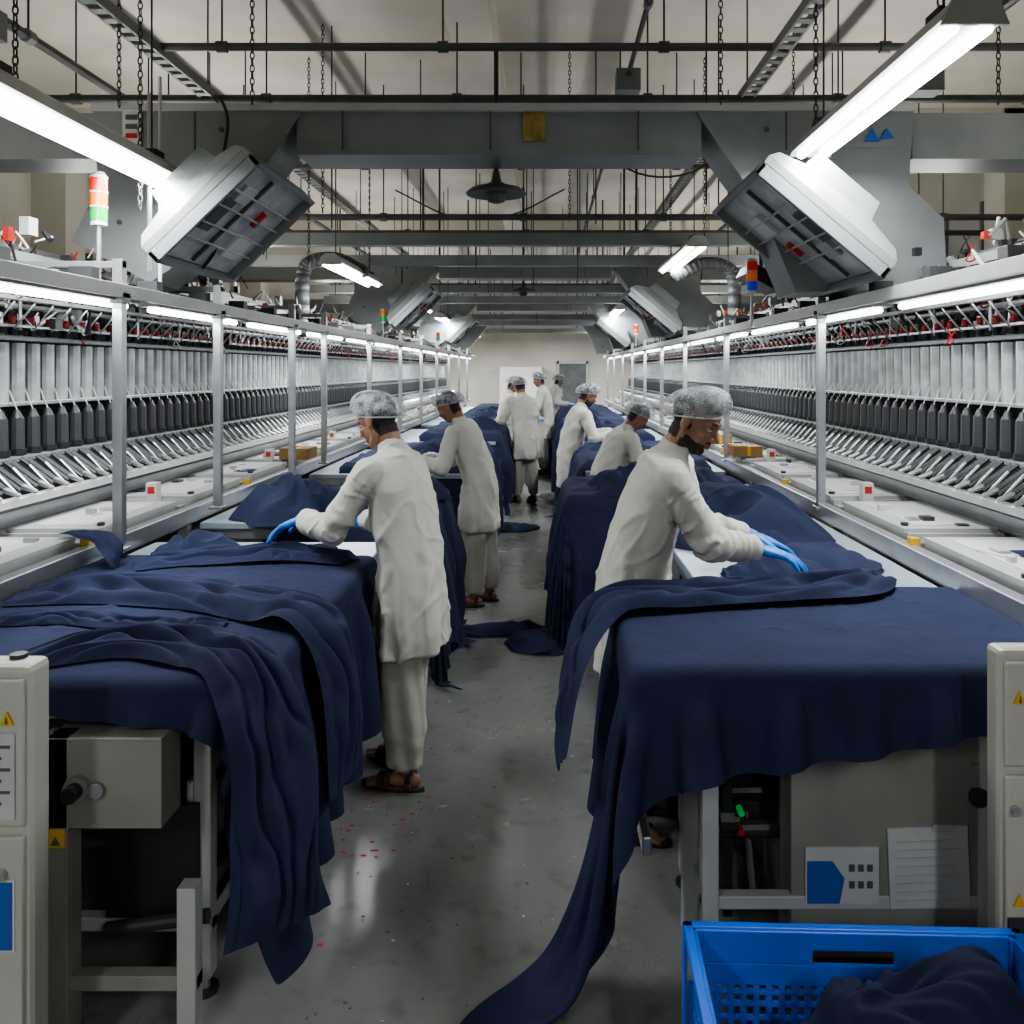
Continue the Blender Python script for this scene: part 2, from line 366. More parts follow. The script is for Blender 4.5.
# ---------------------------------------------------------------- cloth
def grid_obj(name,P,nx,ny,matk='navy',subs=1,parent=None):
    me=bpy.data.meshes.new(name)
    fs=[(j*nx+i,j*nx+i+1,(j+1)*nx+i+1,(j+1)*nx+i) for j in range(ny-1) for i in range(nx-1)]
    me.from_pydata([tuple(p) for p in P],[],fs); me.materials.append(M[matk])
    me.polygons.foreach_set('use_smooth',[True]*len(fs))
    o=bpy.data.objects.new(name,me); bpy.context.scene.collection.objects.link(o)
    if parent: o.parent=parent
    if subs: o.modifiers.new('sub','SUBSURF').levels=subs; o.modifiers['sub'].render_levels=subs
    return o
def cloth(name,flat,nx,ny,boxes,ztop,growth,steps=150,iters=9,matk='navy',seed=0,grav=.5,pinrect=None):
    rs=np.random.RandomState(seed)
    u,v=np.meshgrid(np.linspace(0,1,nx),np.linspace(0,1,ny)); F=flat(u,v)
    GX,GY=growth(F[...,0],F[...,1])
    P=np.zeros((ny,nx,3)); P[...,:2]=F; P[...,2]=ztop+.02+rs.rand(ny,nx)*.02
    Ff=F.reshape(-1,2); gx=GX.reshape(-1); gy=GY.reshape(-1); pairs=[]
    def length(A,B):
        d=Ff[A]-Ff[B]; return np.sqrt((d[:,0]*(gx[A]+gx[B])/2)**2+(d[:,1]*(gy[A]+gy[B])/2)**2)
    def mk(dj,di,stiff):
        iA0,iA1=(0,nx-di) if di>=0 else (-di,nx)
        half=max(abs(dj),abs(di)); axis_j = dj>0
        for par in (0,1):
            idx=np.array([k for k in (range(0,ny-dj) if axis_j else range(iA0,iA1)) if ((k//half)%2)==par])
            if axis_j: ja=idx[:,None]; ia=np.arange(iA0,iA1)[None,:]
            else: ja=np.arange(0,ny-dj)[:,None]; ia=idx[None,:]
            A=(ja*nx+ia).ravel(); Bx=((ja+dj)*nx+(ia+di)).ravel(); pairs.append((A,Bx,length(A,Bx),stiff))
    mk(0,1,1.);mk(1,0,1.);mk(1,1,.4);mk(1,-1,.4);mk(0,2,.12);mk(2,0,.12);mk(0,4,.06);mk(4,0,.06)
    p=P.reshape(-1,3).copy(); old=p.copy(); g=np.array([0,0,-9.8])/3600.*grav; th=.016
    pin=np.zeros((ny,nx),bool)
    if pinrect:
        x0,x1,y0,y1=pinrect; sel=(F[...,0]>x0)&(F[...,0]<x1)&(F[...,1]>y0)&(F[...,1]<y1)
        pin[::11,::11]=True; pin&=sel
    pin=pin.reshape(-1); pp=p[pin].copy(); pp[:,2]=ztop+.018
    w=np.where(pin,0.,1.)
    W=[w[A]/(np.maximum(w[A]+w[B],1e-6)) for A,B,_,_ in pairs]; W2=[w[B]/(np.maximum(w[A]+w[B],1e-6)) for A,B,_,_ in pairs]
    for st in range(steps):
        vel=(p-old)*.975; sp=np.linalg.norm(vel,axis=1,keepdims=True); vel*=np.minimum(1,.03/np.maximum(sp,1e-9)); old=p.copy(); p=p+vel+g; p[pin]=pp
        for it in range(iters):
            for (A,Bx,L,k),wa,wb in zip(pairs,W,W2):
                d=p[Bx]-p[A]; l=np.sqrt((d*d).sum(1))+1e-9
                c=(k*(l-L)/l)[:,None]*d; p[A]+=c*wa[:,None]; p[Bx]-=c*wb[:,None]
            if it==iters-1 or it%3==2:
                for (x0,x1,y0,y1,z0,z1) in boxes:
                    R=.03; cx=np.clip(p[:,0],x0+R,x1-R); cy=np.clip(p[:,1],y0+R,y1-R); cz=np.clip(p[:,2],z0,z1-R)
                    q=np.stack([cx,cy,cz],1); d=p-q; l=np.sqrt((d*d).sum(1))
                    ins=(l<R+th)&(p[:,2]>z0)
                    out=ins&(l>1e-6); p[out]=q[out]+d[out]/l[out][:,None]*(R+th)
                    deep=ins&(l<=1e-6)
                    if deep.any():
                        D=np.stack([p[:,0]-x0,x1-p[:,0],p[:,1]-y0,y1-p[:,1],(z1-p[:,2])*.5],1); k=np.argmin(D,1)
                        for a,(ax,val) in enumerate(((0,x0-th),(0,x1+th),(1,y0-th),(1,y1+th),(2,z1+th))):
                            s_=deep&(k==a); p[s_,ax]=val
                fl=p[:,2]<.012; p[fl,2]=.012
        for (x0,x1,y0,y1,z0,z1) in boxes:
            c=(p[:,0]>x0)&(p[:,0]<x1)&(p[:,1]>y0)&(p[:,1]<y1)&(p[:,2]<z1+th+.004)&(p[:,2]>z1-.01)
            p[c,:2]=old[c,:2]+(p[c,:2]-old[c,:2])*.3
        fl=p[:,2]<.016; p[fl,:2]=old[fl,:2]+(p[fl,:2]-old[fl,:2])*.3
    return grid_obj(name,p,nx,ny,matk)
def catmull(pts,n):
    pts=[np.array(p,float) for p in pts]; P=[2*pts[0]-pts[1]]+pts+[2*pts[-1]-pts[-2]]; out=[]
    segs=len(pts)-1
    for i in range(n):
        t=i/(n-1)*segs; k=min(int(t),segs-1); f=t-k; a,b,c,d=P[k:k+4]
        out.append(.5*((2*b)+(-a+c)*f+(2*a-5*b+4*c-d)*f*f+(-a+3*b-3*c+d)*f**3))
    return out
def fold_band(name,ctrl,width,h,ridges=4,seed=0,matk='navy',n=110,m=54,parent=None):
    C=catmull(ctrl,n); P=[]
    for i,c in enumerate(C):
        a=C[max(i-1,0)][:3]; b=C[min(i+1,n-1)][:3]; T=V(b-a).normalized(); N=V(c[3:6]).normalized(); N=(N-T*N.dot(T)).normalized(); S=T.cross(N); s=i/(n-1)
        ws=c[6]*width*(1+.25*noise.noise(V((s*4,seed,1)))); endf=min(1,min(s,1-s)*9+.25)
        for j in range(m):
            q=j/(m-1); aa=q-.5+ .06*noise.noise(V((s*5,q*2,seed)))
            wob=noise.noise(V((s*3.5,q*1.6+seed,seed*1.7)))+.4*noise.noise(V((s*9,q*4,seed)))
            x=ridges*q+1.5*wob
            rg=(1-abs(math.sin(x*math.pi)))
            rg=1-rg**1.4
            amp=.35+.65*max(0,.5+.9*noise.noise(V((s*3.2+7,q*5,seed))))
            env=max(0,1-abs(2*q-1)**4)
            hh=h*env*(.22+.85*rg*amp)*endf
            p=V(c[:3])+S*aa*ws+N*(hh-.004)
            P.append(p)
    return grid_obj(name,P,m,n,matk,1,parent)
def heap(name,cx,cy,z,rx,ry,h,seed,rot=0,nx=90,ny=70,matk='navy',fs=5.0,parent=None):
    P=[]
    for j in range(ny):
        for i in range(nx):
            a=i/(nx-1)*2-1;b=j/(ny-1)*2-1
            X=a*math.sqrt(1-b*b/2);Y=b*math.sqrt(1-a*a/2); r=math.sqrt(X*X+Y*Y)
            th=math.atan2(Y,X); out=1+.16*noise.noise(V((math.cos(th)*1.7,math.sin(th)*1.7,seed)))+.05*math.sin(th*7+seed)
            x=X*rx*out; y=Y*ry*out
            wv=V((x*2.2+seed,y*2.2,seed)); wx=noise.noise(wv)*.3; wy=noise.noise(wv+V((9,3,1)))*.3
            p=V(((x+wx)*fs,(y+wy)*fs*.55,seed*3.1))
            rd=(1-abs(noise.noise(p))*2.6)
            rd2=(1-abs(noise.noise(p*2.0+V((4,4,4))))*2.2)
            env=max(0,1-r**3)
            base=h*env*(.65+.5*noise.noise(V((x*2.5,y*2.5,seed+5))))
            zz=base+env*(rd*min(h,.22)*.34+rd2*min(h,.22)*.15)
            zz=max(zz,.006+.012*(rd+1)*(r<.97))
            q=V((x,y,0)); q.rotate(Matrix.Rotation(rot,3,'Z'))
            P.append((cx+q.x,cy+q.y,z+zz))
    return grid_obj(name,P,nx,ny,matk,1,parent)
def drape(name,x0,x1,y0,y1,z,hang,seed,matk='navy',amp=.05,step=.03,kf=11,floor=.012):
    hl,hr,hn,hf=hang; nx=int((x1-x0+hl+hr)/step)+2; ny=int((y1-y0+hn+hf)/step)+2; P=[]
    for j in range(ny):
        for i in range(nx):
            X=x0-hl+(x1-x0+hl+hr)*i/(nx-1); Y=y0-hn+(y1-y0+hn+hf)*j/(ny-1)
            cx=min(max(X,x0),x1); cy=min(max(Y,y0),y1); ox,oy=X-cx,Y-cy; d=math.hypot(ox,oy)
            ns=noise.noise(V((X*2.3,Y*2.3,seed))); ns2=1-abs(noise.noise(V((X*5+ns,Y*5,seed+3))))*2
            if d<1e-6:
                P.append((X,Y,z+.02+.03*max(0,ns2)+.05*max(0,ns)));continue
            n=V((ox/d,oy/d,0)); d2=d*(1+.35*noise.noise(V((cx*1.6+ox*.4,cy*1.6+oy*.4,seed+9))))
            s=(cx*n.y-cy*n.x)+math.atan2(oy,ox)*.22
            w=math.sin(s*kf+3.4*noise.noise(V((s*2,d*1.6,seed)))+seed)+.5*math.sin(s*kf*2.1+3*noise.noise(V((s*3,d*2,seed+2)))+d*2)
            r=.02+amp*min(1,d2*2.2)*(w*.6+.75)+.06*d2
            rr=min(d2,.05)*.6
            zz=z+.02-max(0,d2-.02); 
            ex=0
            if zz<floor+.01: ex=(floor+.01-zz)*.8; zz=floor+.012*(1+w*.6)+.015*max(0,ns2)
            P.append((cx+n.x*(r*min(1,d2*12)+rr+ex),cy+n.y*(r*min(1,d2*12)+rr+ex),zz))
    return grid_obj(name,P,nx,ny,matk)
# ================================================================= ROOM
XC=-.2; Y0,Y1=-3.5,27; XL,XR=-5.2,5.0; ZC=4.45
def shell(name,a,b,k):
    m=MB(); m.box(a,b,k); return m.obj(name)
shell('floor',(XL-.2,Y0-.2,-.1),(XR+.2,Y1+.2,0),'floor')
shell('ceiling',(XL-.2,Y0-.2,ZC),(XR+.2,Y1+.2,ZC+.1),'ceil')
shell('wall_left',(XL-.2,Y0,0),(XL,Y1,ZC),'wall'); shell('wall_right',(XR,Y0,0),(XR+.2,Y1,ZC),'wall')
shell('wall_back',(XL,Y1,0),(XR,Y1+.2,ZC),'wall'); shell('wall_front',(XL,Y0-.2,0),(XR,Y0,ZC),'wall')
m=MB()
for y in (1.5,8.6,14.5,20.5): m.box((XL,y,ZC-.42),(XR,y+.35,ZC+.02),'ceil')
m.box((-.68,Y0,ZC-.28),(-.36,Y1,ZC+.02),'ceil')
m.obj('ceiling_beams',bevel=.01)
m=MB()
for y in (2,8.6,14.5,20.5):
    for x in (XL,XR-.35): m.box((x,y,0),(x+.35,y+.4,ZC),'wall')
m.obj('wall_columns')
m=MB()
for y in (4.2,9.6,15.6):
    m.box((XR-.05,y,2.3),(XR-.01,y+3.4,3.7),'white')
    for q in range(5): m.box((XR-.08,y+q*.85-.02,2.3),(XR-.04,y+q*.85+.03,3.7),'gsteel')
    m.box((XR-.08,y,2.97),(XR-.04,y+3.4,3.02),'gsteel')
m.obj('window_1')
m=MB(); m.box((.45,Y1-.06,0),(1.3,Y1-.01,2.0),'gsteel_d'); m.box((.38,Y1-.09,0),(.45,Y1-.01,2.08),'lgrey'); m.box((1.3,Y1-.09,0),(1.37,Y1-.01,2.08),'lgrey'); m.box((.38,Y1-.09,2.0),(1.37,Y1-.01,2.08),'lgrey'); m.cyl((.55,Y1-.1,1),(.55,Y1-.06,1),.03,'alu')
m.obj('door_1')
m=MB(); m.box((-1.4,Y1-.8,0),(-.1,Y1-.1,1.9),'white'); m.box((-1.3,Y1-.83,.2),(-.8,Y1-.8,1.7),'white'); m.box((-.7,Y1-.83,.2),(-.2,Y1-.8,1.7),'white'); m.cyl((-.75,Y1-.86,.8),(-.75,Y1-.86,1.1),.012,'alu'); m.obj('storage_cupboard',bevel=.01)
# ================================================================= MACHINES
def machine(sg,ystart):
    E=empty('textile_spinning_machine'); X=lambda a: XC+sg*a
    yE=23.0
    m=MB()
    m.box((X(2.1),ystart,0),(X(2.95),yE,1.0),'panelg')
    m.box((X(1.86),ystart,.90),(X(2.5),yE,.985),'panelg')
    m.box((X(1.80),ystart,.93),(X(1.86),yE,1.02),'alu')
    m.box((X(1.82),ystart,.74),(X(1.88),yE,.80),'alu')
    m.box((X(2.85),ystart,1.0),(X(2.95),yE,1.97),'dgrey'); m.box((X(2.78),ystart,1.95),(X(2.84),yE,2.34),'black')  # upper black panel is added to darken the zone behind the yarn guides
    y=ystart+.2
    while y<yE:
        m.box((X(1.84),y,0),(X(1.90),y+.06,.93),'lgrey'); y+=1.9
    m.obj('frame',E,bevel=.004)
    m=MB(); y=ystart+.15; k=0
    while y<yE-1:
        L=.86; m.box((X(1.88),y,.985),(X(2.32),y+L,1.045),'lgrey'); m.box((X(1.865),y+.02,1.045),(X(2.30),y+L-.02,1.065),'lgrey')
        m.box((X(1.95),y+.1,1.065),(X(2.22),y+L-.1,1.069),'white')
        m.box((X(1.87),y+L+.02,.99),(X(1.97),y+L+.1,1.03),'alu')
        m.cyl((X(1.90),y+.1,1.065),(X(1.90),y+.1,1.08),.018,'dgrey')
        if k%2==0: m.box((X(1.83),y+L+.02,1.0),(X(1.87),y+L+.07,1.05),'yellow')
        else:
            m.box((X(2.0),y+L+.03,1.0),(X(2.06),y+L+.09,1.16),'white'); m.box((X(2.01),y+L+.028,1.10),(X(2.05),y+L+.03,1.14),'red')
        for h in range(6):
            r=random.Random(k*9+h+(sg>0)*77); aa=r.uniform(1.92,2.2); yy=y+r.uniform(.05,L-.05)
            if h<4: m.box((X(aa),yy,1.066),(X(aa+r.uniform(.02,.06)),yy+r.uniform(.02,.08),1.066+r.uniform(.008,.035)),r.choice(['dgrey','white','alu','alu','lgrey']))
            elif r.random()<.6: m.box((X(aa),yy,1.070),(X(aa+.10),yy+.14,1.073),r.choice(['paper','navy','navy']),Matrix.Rotation(r.uniform(-.5,.5),3,'Z'))
        y+=1.02;k+=1
    m.obj('feeder_units',E,bevel=.006)
    m=MB()
    m.box((X(2.36),ystart,1.05),(X(2.42),yE,1.12),'alu'); m.box((X(2.22),ystart,1.17),(X(2.27),yE,1.21),'white')
    m.box((X(2.40),ystart,1.345),(X(2.54),yE,1.37),'gsteel'); m.box((X(2.40),ystart,1.22),(X(2.44),yE,1.34),'dgrey')
    m.box((X(2.50),ystart,1.615),(X(2.58),yE,1.635),'alu'); m.box((X(2.48),ystart,1.95),(X(2.60),yE,1.975),'gsteel')
    m.box((X(2.40),ystart,2.01),(X(2.42),yE,2.025),'alu'); m.box((X(2.60),ystart,2.0),(X(2.66),yE,2.05),'dgrey')
    m.box((X(2.28),ystart,2.13),(X(2.32),yE,2.15),'lgrey'); m.cyl((X(2.52),ystart,2.13),(X(2.52),yE,2.13),.014,'alu')
    m.box((X(2.70),ystart,2.2),(X(2.76),yE,2.24),'lgrey'); m.box((X(2.62),ystart,1.64),(X(2.64),yE,1.94),'dgrey')
    m.box((X(2.40),ystart,2.34),(X(2.50),yE,2.39),'lgrey')
    m.obj('rails',E,bevel=.003)
    m=MB(); x=X(2.46); p=.132
    m.cyl((x,0,1.405),(x,0,1.56),.036,'dgrey',.033,n=10); m.cyl((x,0,1.56),(x,0,1.60),.030,'black',.012,n=10); m.cyl((x,0,1.375),(x,0,1.405),.044,'black',n=10)
    m.cyl((X(2.42),0,1.36),(X(2.26),0,1.245),.015,'dgrey',n=6); m.cyl((X(2.27),0,1.25),(X(2.2),.0,1.225),.016,'alu',.010,n=7)
    m.cyl((X(2.34),.04,1.33),(X(2.22),.05,1.20),.007,'alu',n=5); m.cyl((X(2.40),.066,1.36),(X(2.24),.066,1.24),.011,'dgrey',n=6)
    m.cyl((X(2.54),0,1.635),(X(2.54),0,1.94),.036,'glass',n=10); m.cyl((X(2.56),.066,1.635),(X(2.56),.066,1.94),.012,'white',n=6)
    m.cyl((x,0,1.60),(X(2.50),0,1.70),.003,'white',n=4)
    o=m.obj('spindles',E,auto=True); a=o.modifiers.new('a','ARRAY'); a.use_relative_offset=False; a.use_constant_offset=True; a.constant_offset_displace=(0,p,0); a.count=int((yE-ystart)/p)-1; o.location.y=ystart+.08
    m=MB()
    m.cyl((X(2.44),0,1.975),(X(2.44),0,2.05),.016,'black',n=7); m.cyl((X(2.36),.03,2.0),(X(2.26),.03,2.12),.005,'alu',n=5)
    m.cyl((X(2.54),.05,1.975),(X(2.54),.05,2.09),.018,'white',.010,n=8); m.box((X(2.385),.06,2.03),(X(2.41),.082,2.065),'red'); m.cyl((X(2.62),.1,2.06),(X(2.62),.1,2.19),.03,'black',.012,n=8)
    m.box((X(2.45),.1,1.98),(X(2.52),.15,2.03),'black'); m.cyl((X(2.33),.12,2.15),(X(2.33),.12,2.22),.012,'black',n=5); m.cyl((X(2.7),.02,2.24),(X(2.74),.02,2.34),.02,'white',.01,n=6)
    o=m.obj('yarn_guides',E,auto=True); a=o.modifiers.new('a','ARRAY'); a.use_relative_offset=False; a.use_constant_offset=True; a.constant_offset_displace=(0,.155,0); a.count=int((yE-ystart)/.155)-1; o.location.y=ystart+.08
    m=MB(); r=random.Random(5 if sg>0 else 6)
    for i in range(700):
        yy=ystart+ (r.random()**1.6)*(yE-ystart-.3); aa=r.uniform(2.1,2.72); zz=r.choice([2.0,2.05,2.16,2.25,2.4,2.4])+r.uniform(0,.04); t=r.random()
        if aa<2.25: zz=max(zz,2.2)
        if t<.4: m.cyl((X(aa),yy,zz),(X(aa+r.uniform(-.08,.08)),yy+r.uniform(-.08,.08),zz+r.uniform(.03,.14)),r.uniform(.004,.018),r.choice(['black','dgrey','white','alu']),r.uniform(.003,.01),n=6)
        elif t<.75: m.box((X(aa),yy,zz-.02),(X(aa+r.uniform(.02,.06)),yy+r.uniform(.02,.07),zz+r.uniform(.01,.06)),r.choice(['black','dgrey','white','gsteel','red','lgrey','black']))
        else:
            q=r.uniform(.05,.15); m.tube([V(pp) for pp in catmull([(X(aa),yy,zz),(X(aa-.04),yy+q*.3,zz-.07),(X(aa+.02),yy+q*.7,zz-.06),(X(aa),yy+q,zz+.02)],7)],.004,r.choice(['red','black','white']),4)
    m.obj('yarn_clips',E)
    a0=1.70 if sg<0 else 1.80
    m=MB()
    m.box((X(a0+.0),ystart,2.15),(X(a0+.12),yE,2.18),'lgrey'); m.box((X(a0-.01),ystart,2.125),(X(a0+.015),yE,2.185),'lgrey')
    posts=[3.84,5.0,6.46,7.4,9.3,11.3,13.2,15.1,17,19,21] if sg<0 else [5.0,7.6,9.85,11.8,13.8,15.8,17.8,20,22]
    for y in posts:
        m.box((X(a0),y-.022,.985),(X(a0+.045),y+.022,2.3),'alu'); m.box((X(a0-.015),y-.04,.985),(X(a0+.065),y+.04,1.0),'alu'); m.box((X(a0),y-.02,2.26),(X(2.4),y+.02,2.29),'gsteel')
        m.box((X(a0-.01),y-.035,2.10),(X(a0+.05),y+.035,2.15),'gsteel')
    y=ystart+.3
    while y<yE:
        m.cyl((X(a0+.1),y,2.17),(X(2.40),y+.1,2.33),.010,'dgrey',n=6); m.box((X(a0+.06),y,2.18),(X(a0+.16),y+.07,2.25),'dgrey'); m.cyl((X(2.45),y,2.34),(X(2.45),y,2.0),.010,'alu',n=6); y+=.62
    pts=[]; y=ystart
    while y<14: pts.append((X(a0+.2+.03*math.sin(y*7)),y,2.22+.05*math.sin(y*5.3))); y+=.3
    m.tube([V(p_) for p_ in pts],.008,'black',5)
    m.obj('lamp_rail',E,bevel=.002)
    m=MB(); y=ystart+.05
    while y<yE-1.2:
        m.box((X(a0+.03),y,2.115),(X(a0+.13),y+1.25,2.15),'white'); m.cyl((X(a0+.08),y+.04,2.10),(X(a0+.08),y+1.21,2.10),.016,'tube2',n=6); y+=1.42
    m.obj('machine_lamps',E,smooth=False)
    for i in range(5):
        y=ystart+1.8+i*4.0
        L=bpy.data.lights.new('machine_light','AREA'); L.shape='RECTANGLE'; L.size=.04; L.size_y=3.4; L.energy=24; L.color=(.95,.98,1)
        o=bpy.data.objects.new('machine_light',L); bpy.context.scene.collection.objects.link(o); o.parent=E; o.location=(X(a0+.08),y,2.08)
    m=MB(); m.box((X(2.75),ystart,2.42),(X(2.95),yE,2.50),'lgrey')
    y=ystart+.4
    while y<yE: m.box((X(2.84),y,1.97),(X(2.90),y+.05,2.45),'lgrey'); y+=1.6
    m.obj('rear_rail',E)
    m=MB()
    for y,l_ in ((2.85,1.3),(5.4,4.2),(11.6,4.0),(17.6,3.4)):  # added fill standing in for bounced light on the ceiling; strips made up
        m.box((X(2.80),y,2.50),(X(2.92),y+l_,2.53),'white')
        L=bpy.data.lights.new('ceiling_fill','AREA'); L.shape='RECTANGLE'; L.size=.08; L.size_y=l_-.1; L.energy=12.5*l_; L.color=(1,.975,.93)
        o=bpy.data.objects.new('ceiling_fill',L); bpy.context.scene.collection.objects.link(o); o.parent=E; o.location=(X(2.86),y+l_/2,2.56); o.rotation_euler=(math.pi,0,0)
    m.obj('ceiling_fill_strip',E)
    return E
machine(-1,2.75); machine(1,2.75)
for i,(x,y) in enumerate(((-2.02,6.9),(1.72,7.1),(1.75,8.4))):
    m=MB(); m.box((x-.14,y,1.071),(x+.10,y+.26,1.16),'card'); m.box((x-.03,y-.001,1.071),(x+.0,y+.261,1.162),'yellow'); m.box((x-.14,y,1.16),(x-.02,y+.26,1.165),'card'); m.obj('cardboard_box',bevel=.004)
# ================================================================= OVERHEAD
def gantry(y,d=.36):
    m=MB(); k='gsteel'
    L=[(-2.45,3.23),(-1.3,3.23),(-1.48,2.95),(-1.92,2.42),(-2.14,2.27),(-2.56,2.5),(-2.42,2.8)]
    R=[(.80,3.23),(2.0,3.23),(1.97,2.8),(2.16,2.62),(2.18,2.24),(1.36,2.22),(1.15,2.72),(.97,2.97)]
    m.prism(L[::-1],y,y+d,k); m.prism(R[::-1],y,y+d,k)
    m.box((-1.35,y+.02,2.97),(.85,y+d-.02,3.22),k); m.box((2.0,y+.03,2.95),(XR-.02,y+d,3.2),k); m.box((XL+.02,y+.03,2.95),(-2.4,y+d,3.2),k)
    m.box((-2.45,y-.02,3.20),(2.0,y+.02,3.24),'lgrey')
    for x in (-1.9,-1.1,-.3,.5,1.3): m.box((x,y-.004,2.99),(x+.01,y+.0,3.2),'gsteel_d')
    for x,z in((-2.3,2.6),(-2.0,2.5),(-1.75,3.1),(1.5,2.4),(2.05,2.35),(1.85,3.1),(1.2,3.1)): m.cyl((x,y-.012,z),(x,y+.01,z),.014,'gsteel_d',n=8)
    m.obj('overhead_gantry',bevel=.008)
def hood(x,y,z,sg,w=.28,l=.44,ang=42):
    E=empty('light_hood'); m=MB(); c=V((x,y+.5,z)); R=Matrix.Rotation(sg*math.radians(ang),3,'Y')
    def bx(a,b,k): m.box((c.x+a[0],c.y+a[1],c.z+a[2]),(c.x+b[0],c.y+b[1],c.z+b[2]),k,R,c)
    bx((-w,-l,0),(w,l,.04),'gsteel'); bx((-w,-l,-.06),(-w+.025,l,0),'gsteel'); bx((w-.025,-l,-.06),(w,l,0),'gsteel'); bx((-w,-l,-.06),(w,-l+.025,0),'gsteel'); bx((-w,l-.025,-.06),(w,l,0),'gsteel')
    # tapered duct body behind the tray
    p4=lambda a,b,zz:[c+R@V(q) for q in((-a,-b,zz),(a,-b,zz),(a,b,zz),(-a,b,zz))]
    m.loft([p4(w,l,.04),p4(w*.92,l*.9,.10),p4(w*.55,l*.55,.20),p4(w*.5,l*.5,.30)],'gsteel')
    bx((-w+.03,-l+.03,-.012),(w-.03,l-.03,-.002),'refl')
    for q in (-.16,-.06,.05,.15): bx((q,-l+.03,-.04),(q+.010,l-.03,-.025),'lgrey')
    bx((-.1,-l+.1,-.035),(.1,-l+.22,-.012),'gsteel_d'); bx((-.2,.1,-.035),(-.05,.3,-.012),'white'); bx((.02,.12,-.04),(.12,.15,-.01),'red')
    bx((-w+.05,-.1,-.03),(w-.05,-.08,-.01),'gsteel_d'); bx((.1,-.3,-.035),(.2,-.15,-.01),'lgrey')
    m.obj('tray',E,bevel=.004)
for y in (4.6,10.8,16.8,22): gantry(y)
for y in (3.85,9.95,15.95): hood(-1.58,y,2.56,-1,.33,.47,44); hood(1.28,y,2.50,1,.38,.5,40)
def pipe(name,y,z,r=.025,x0=-3.2,x1=4.9,k='gsteel_d'):
    m=MB(); m.cyl((x0,y,z),(x1,y,z),r,k); 
    for x in np.arange(x0+.4,x1,1.3): m.cyl((x,y,z),(x,y,ZC),.006,'dgrey',n=5); m.cyl((x-.03,y,z),(x+.03,y,z),r+.01,k)
    m.obj(name,auto=True)
pipe('ceiling_pipe',5.0,3.70,.024,-2.3); pipe('ceiling_pipe',5.8,3.65,.028,-3.6,3.6); pipe('ceiling_pipe',7.9,3.22,.03); pipe('ceiling_pipe',9.3,3.3,.03); pipe('ceiling_pipe',12.6,3.3,.03); pipe('ceiling_pipe',15,3.3,.03); pipe('ceiling_pipe',7.1,3.5,.02,-3.2,3.2)
m=MB()
for x,z,r_ in ((-3.1,3.8,.03),(2.45,3.75,.035),(.62,4.0,.018)):
    m.cyl((x,2.5,z),(x,24,z),r_,'gsteel_d',n=10)
    for y in np.arange(3.2,23,1.9): m.cyl((x,y,z),(x,y,ZC),.007,'dgrey',n=5); m.cyl((x,y-.03,z),(x,y+.03,z),r_+.012,'gsteel',n=10)
for x,y,z in ((.62,6.3,3.9),(-3.1,4.6,3.65),(2.45,5.4,3.6)): m.box((x-.09,y,z-.02),(x+.09,y+.16,z+.14),'gsteel')
m.obj('service_conduits')
CB=((8.3,3.02),(9.6,2.98),(13.2,3.0),(14.6,2.95),(18.6,2.9),(20,2.85),(24,2.85))
m=MB()
for y,z in CB:
    m.box((-3.8,y,z),(3.9,y+.14,z+.12),'gsteel')
    for x in (-3.2,-1.2,.9,3): m.cyl((x,y+.07,z+.1),(x,y+.07,ZC),.012,'dgrey',n=6)
m.obj('overhead_crossbeams')
def tray(x,z):
    m=MB(); m.box((x-.05,2.8,z),(x-.035,23,z+.06),'gsteel'); m.box((x+.035,2.8,z),(x+.05,23,z+.06),'gsteel'); 
    y=2.8
    while y<23: m.box((x-.04,y,z),(x+.04,y+.06,z+.008),'gsteel'); y+=.12
    for y in np.arange(3.4,23,2.4): m.cyl((x,y,z+.05),(x,y,ZC),.006,'dgrey',n=5)
    m.obj('cable_tray')
tray(-2.3,3.65); tray(1.38,3.65)
def chainobj(x,y,z0,z1):
    m=MB(); z=z1; i=0
    while z>z0:
        pts=[]
        for t in range(9):
            a=2*math.pi*t/8; o=.011*math.cos(a); h=.022*math.sin(a)
            pts.append((x+(o if i%2 else 0),y+(0 if i%2 else o),z+h))
        m.tube(pts,.0035,'dgrey',4); z-=.034; i+=1
    m.obj('hanging_chain')
for c in ((-2.15,3.45,2.85,ZC),(-2.28,4.55,3.2,ZC),(-2.0,4.2,2.6,ZC),(1.35,2.9,2.98,ZC),(1.37,4.3,2.98,ZC),(-2.0,7.2,2.65,ZC),(-1.9,9.2,2.8,ZC),(1.35,7.2,2.95,ZC),(1.35,9.1,2.98,ZC),(.93,4.5,3.2,ZC),(2.4,4.5,3.2,ZC),(-1.7,6.5,3.0,ZC),(1.9,6.5,2.9,ZC),(-1.55,4.5,3.2,ZC),(.2,6.9,3.0,ZC)): chainobj(*c)
m=MB()
for i in range(50):
    r=random.Random(i); x=r.uniform(-3.2,3.4); y=r.uniform(5,20); 
    m.cyl((x,y,r.uniform(2.75,3.1)),(x,y,ZC),.006,'dgrey',n=5)
m.cyl((-2.0,4.3,2.3),(-2.0,4.3,3.2),.012,'alu',n=6); m.cyl((-1.97,4.35,2.2),(-1.97,4.35,3.3),.009,'white',n=6)
pts=[V((-1.72,4.5,3.25)),V((-1.66,4.45,3.1)),V((-1.68,4.4,2.85)),V((-1.76,4.4,2.65)),V((-1.7,4.4,2.45)),V((-1.8,4.42,2.3))]
m.tube([V(p) for p in catmull(pts,24)],.009,'black',6)
